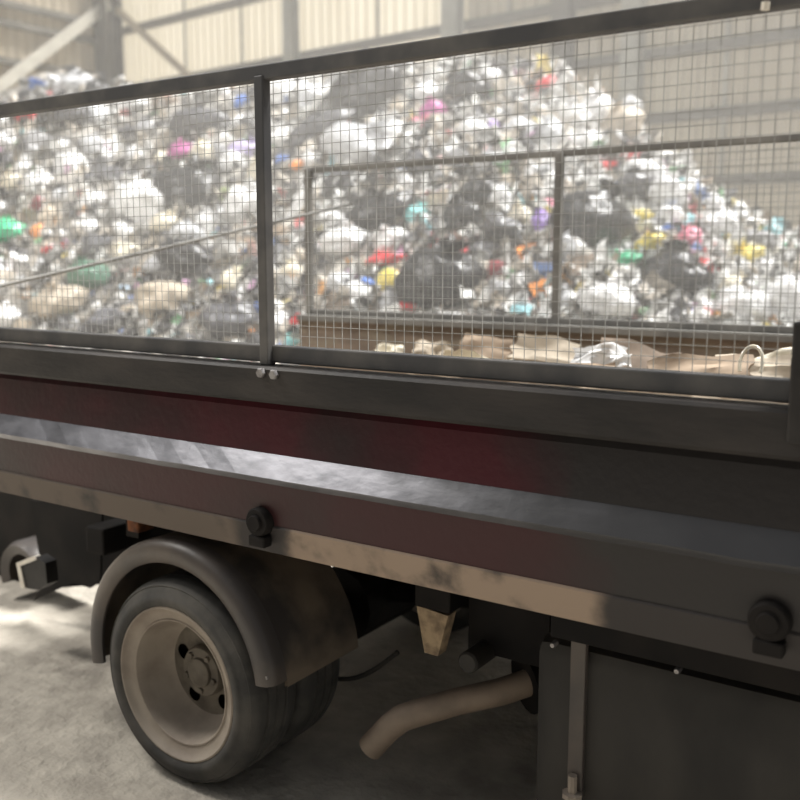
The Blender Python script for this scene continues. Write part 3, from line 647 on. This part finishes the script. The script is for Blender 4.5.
# lesser bags and sheets between them, each told by its neighbours
gr = random.Random(21); placed = [(x, y, max(w, h)) for x, y, w, h, *_ in LM]
short = {}
for x, y, w, h, kd, c, ph in LM: short[(x, y)] = ph
kinds = [('bag', 'white'), ('bag', 'pale grey'), ('bag', 'grey'), ('sack', 'black'), ('sack', 'dark grey'), ('film', 'pale grey'), ('cloth', 'beige'), ('bag', 'cream'), ('cloth', 'brown'), ('film', 'white'), ('cloth', 'dark grey'), ('card', 'tan'), ('bag', 'white')]
WORD = {'bag': 'plastic bag', 'sack': 'bin bag', 'film': 'sheet of film', 'cloth': 'rag bundle', 'card': 'piece of card'}
n = tries = 0
while n < 150 and tries < 6000:
    tries += 1
    x = gr.uniform(-5, 800); top = interp(SIL, x) + 6; y = gr.uniform(top, 330)
    s = gr.uniform(15, 34) * (.85 if x < 260 else 1)
    if any(math.hypot(x - a, y - b) < (s + m_) * .40 for a, b, m_ in placed): continue
    kd, c = gr.choice(kinds if x < 520 or gr.random() < .35 else [('bag', 'white'), ('film', 'white'), ('bag', 'pale grey')])
    near = sorted(LM, key=lambda L_: math.hypot(L_[0] - x, L_[1] - y))[:5]
    a = near[0]
    dy = y - a[1]; dx = abs(x - a[0])
    rel = 'just above' if dy < -dx * .8 else 'just below' if dy > dx * .8 else 'close beside'
    sz = 'small' if s < 19 else 'crumpled'
    lab = None
    for b in near[1:]:
        cand = '%s %s %s %s the %s' % (sz, c, WORD[kd], rel, a[6])
        if len(cand.split()) > 16 or cand in seen: 
            cand = None; break
        lab = cand; break
    if not lab: continue
    seen.add(lab); placed.append((x, y, s))
    q, dep = on_heap(x, y + 2); W = s * dep / F * gr.uniform(.95, 1.35); H = s * dep / F * gr.uniform(.8, 1.1)
    item(kd, c, q, W, H, lab, 700 + n)
    n += 1

# ------------------------------------------------------------------ the load in the truck
bm = B(); G = []
for i in range(71):
    row = []
    for j in range(25):
        x = -2.95 + 3.9 * i / 70; y = 2.24 + 1.9 * j / 24
        edge = min(1, i / 8)
        z = .985 + edge * (.13 + .10 * (y - 2.24) / 1.9 + .10 * noise.fractal((x * 2.5, y * 2.5, 1), 1, 2, 4))
        row.append(bm.verts.new((x, y, max(z, .983))))
    G.append(row)
for i in range(70):
    for j in range(24): bm.faces.new((G[i][j], G[i + 1][j], G[i + 1][j + 1], G[i][j + 1]))
o = build('waste_load', bm, mat('brown_waste', (.22, .165, .11), (.10, .08, .06), .85, scale=6, bump=.7, bscale=18, c3=(.4, .33, .25), s3=7, lo3=.52, hi3=.6), None, smooth=True, ang=None)
tag(o, 'low brown layer of loose waste lying in the truck bed', 'waste', None, 'stuff')
LOAD = [
 (388, 352, 26, 14, 'paper', 'cream', 3.9, 'crumpled cream paper nearest the rear of the truck load'), (432, 350, 34, 16, 'paper', 'beige', 3.9, 'crumpled beige paper beside the cream paper in the truck bed'),
 (485, 346, 46, 18, 'card', 'tan', 3.95, 'curled tan card half way along the truck load'), (478, 362, 60, 12, 'paper', 'cream', 3.3, 'long cream paper lying low along the truck sill'),
 (545, 350, 60, 20, 'card', 'beige', 3.9, 'buckled beige card before the white paper in the truck bed'), (602, 356, 50, 18, 'paper', 'white', 3.5, 'bright white paper lying on the truck load'),
 (640, 357, 70, 22, 'card', 'brown', 3.8, 'brown card sloping behind the white paper in the truck'), (702, 370, 84, 26, 'card', 'tan', 3.2, 'large tan cardboard flap buckled in the truck bed'),
 (752, 368, 64, 22, 'card', 'beige', 3.3, 'beige cardboard flap beside the plastic strap loop'), (575, 370, 70, 12, 'card', 'tan', 3.1, 'narrow tan card low along the truck sill'), (770, 358, 46, 9, 'card', 'cream', 3.6, 'thin cream slat leaning up by the truck corner post')]
for i, (x, y, w, h, kd, c, Y, lab) in enumerate(LOAD):
    q = at(x, y, Y); s = Y / sight(x, y).y / F * 1.15
    rr = random.Random(50 + i); o = item(kd, c, q, w * s, h * s * 1.3, lab, 400 + i, (-.75, rr.uniform(-.12, .12) - (.25 if i == 10 else 0), .35 + rr.uniform(-.2, .2)), None)
bm = B(); c0 = at(751, 364, 3.1)
tube(bm, [c0 + Vector((.035 * math.cos(a), .02 * math.sin(a), .055 * math.sin(a))) for a in [PI * (-.15 + 1.3 * k / 14) for k in range(15)]], .006, 8)
o = build('plastic_strap', bm, plastic('cream', 'hard'), None, smooth=True); tag(o, 'curled cream plastic strap looping up out of the truck load', 'strap')

# ------------------------------------------------------------------ haze added over the heap for lens glare
bm = B()
foot = [(-7.5, 4.4), (10, 4.4), (10, 10), (-6, 10), (-9.5, 6.6)]
lo_ = [bm.verts.new((x, y, .02)) for x, y in foot]; hi_ = [bm.verts.new((x, y, 8.5)) for x, y in foot]
bm.faces.new(lo_); bm.faces.new(hi_)
for k in range(5): bm.faces.new((lo_[k], lo_[(k + 1) % 5], hi_[(k + 1) % 5], hi_[k]))
hz = bpy.data.materials.new('glare_veil'); hz.use_nodes = True
N = hz.node_tree.nodes; N.remove(N['Principled BSDF'])
vs = N.new('ShaderNodeVolumeScatter'); vs.inputs['Color'].default_value = (1, .98, .95, 1); vs.inputs['Density'].default_value = .044; vs.inputs['Anisotropy'].default_value = .2
hz.node_tree.links.new(vs.outputs[0], N['Material Output'].inputs['Volume'])
o = build('glare_haze', bm, hz, None); tag(o, 'pale added haze over the heap standing in for lens glare', 'haze', None, 'stuff')

# ------------------------------------------------------------------ light
w = bpy.data.worlds.new('world'); scn.world = w; w.use_nodes = True
bg = w.node_tree.nodes['Background']; bg.inputs['Color'].default_value = (.93, .96, 1.0, 1); bg.inputs['Strength'].default_value = .32
def sun(strength, d, ang, colr):
    l = bpy.data.lights.new('sun', 'SUN'); l.energy = strength; l.angle = math.radians(ang); l.color = colr
    o = bpy.data.objects.new('daylight', l); col.objects.link(o); o.rotation_euler = Vector(d).to_track_quat('-Z', 'Y').to_euler(); return o
sun(9.5, (-.34, -.30, -.88), 20, (1, .98, .94))
def lamp(name, loc, target, size, watts, colr):
    l = bpy.data.lights.new(name, 'AREA'); l.shape = 'DISK'; l.size = size; l.energy = watts; l.color = colr
    o = bpy.data.objects.new(name, l); col.objects.link(o); o.location = loc
    o.rotation_euler = (Vector(target) - Vector(loc)).to_track_quat('-Z', 'Y').to_euler(); return o
lamp('added_area_light', (-7.2, -1.0, 6.5), (-3.2, 2.2, .8), 1.3, 70, (1, .97, .92))  # unseen light added, aimed to give the ledge its highlight
lamp('added_area_light', (-8.2, .6, 8.6), (-6.0, 1.4, 0), 1.8, 700, (1, .96, .9))  # unseen light added to brighten the floor
scn.view_settings.view_transform = 'Standard'; scn.view_settings.look = 'None'; scn.view_settings.gamma = 1; scn.view_settings.exposure = 0
scn.view_settings.use_curve_mapping = False
scn.cycles.use_denoising = True; scn.cycles.max_bounces = 8; scn.cycles.volume_bounces = 1
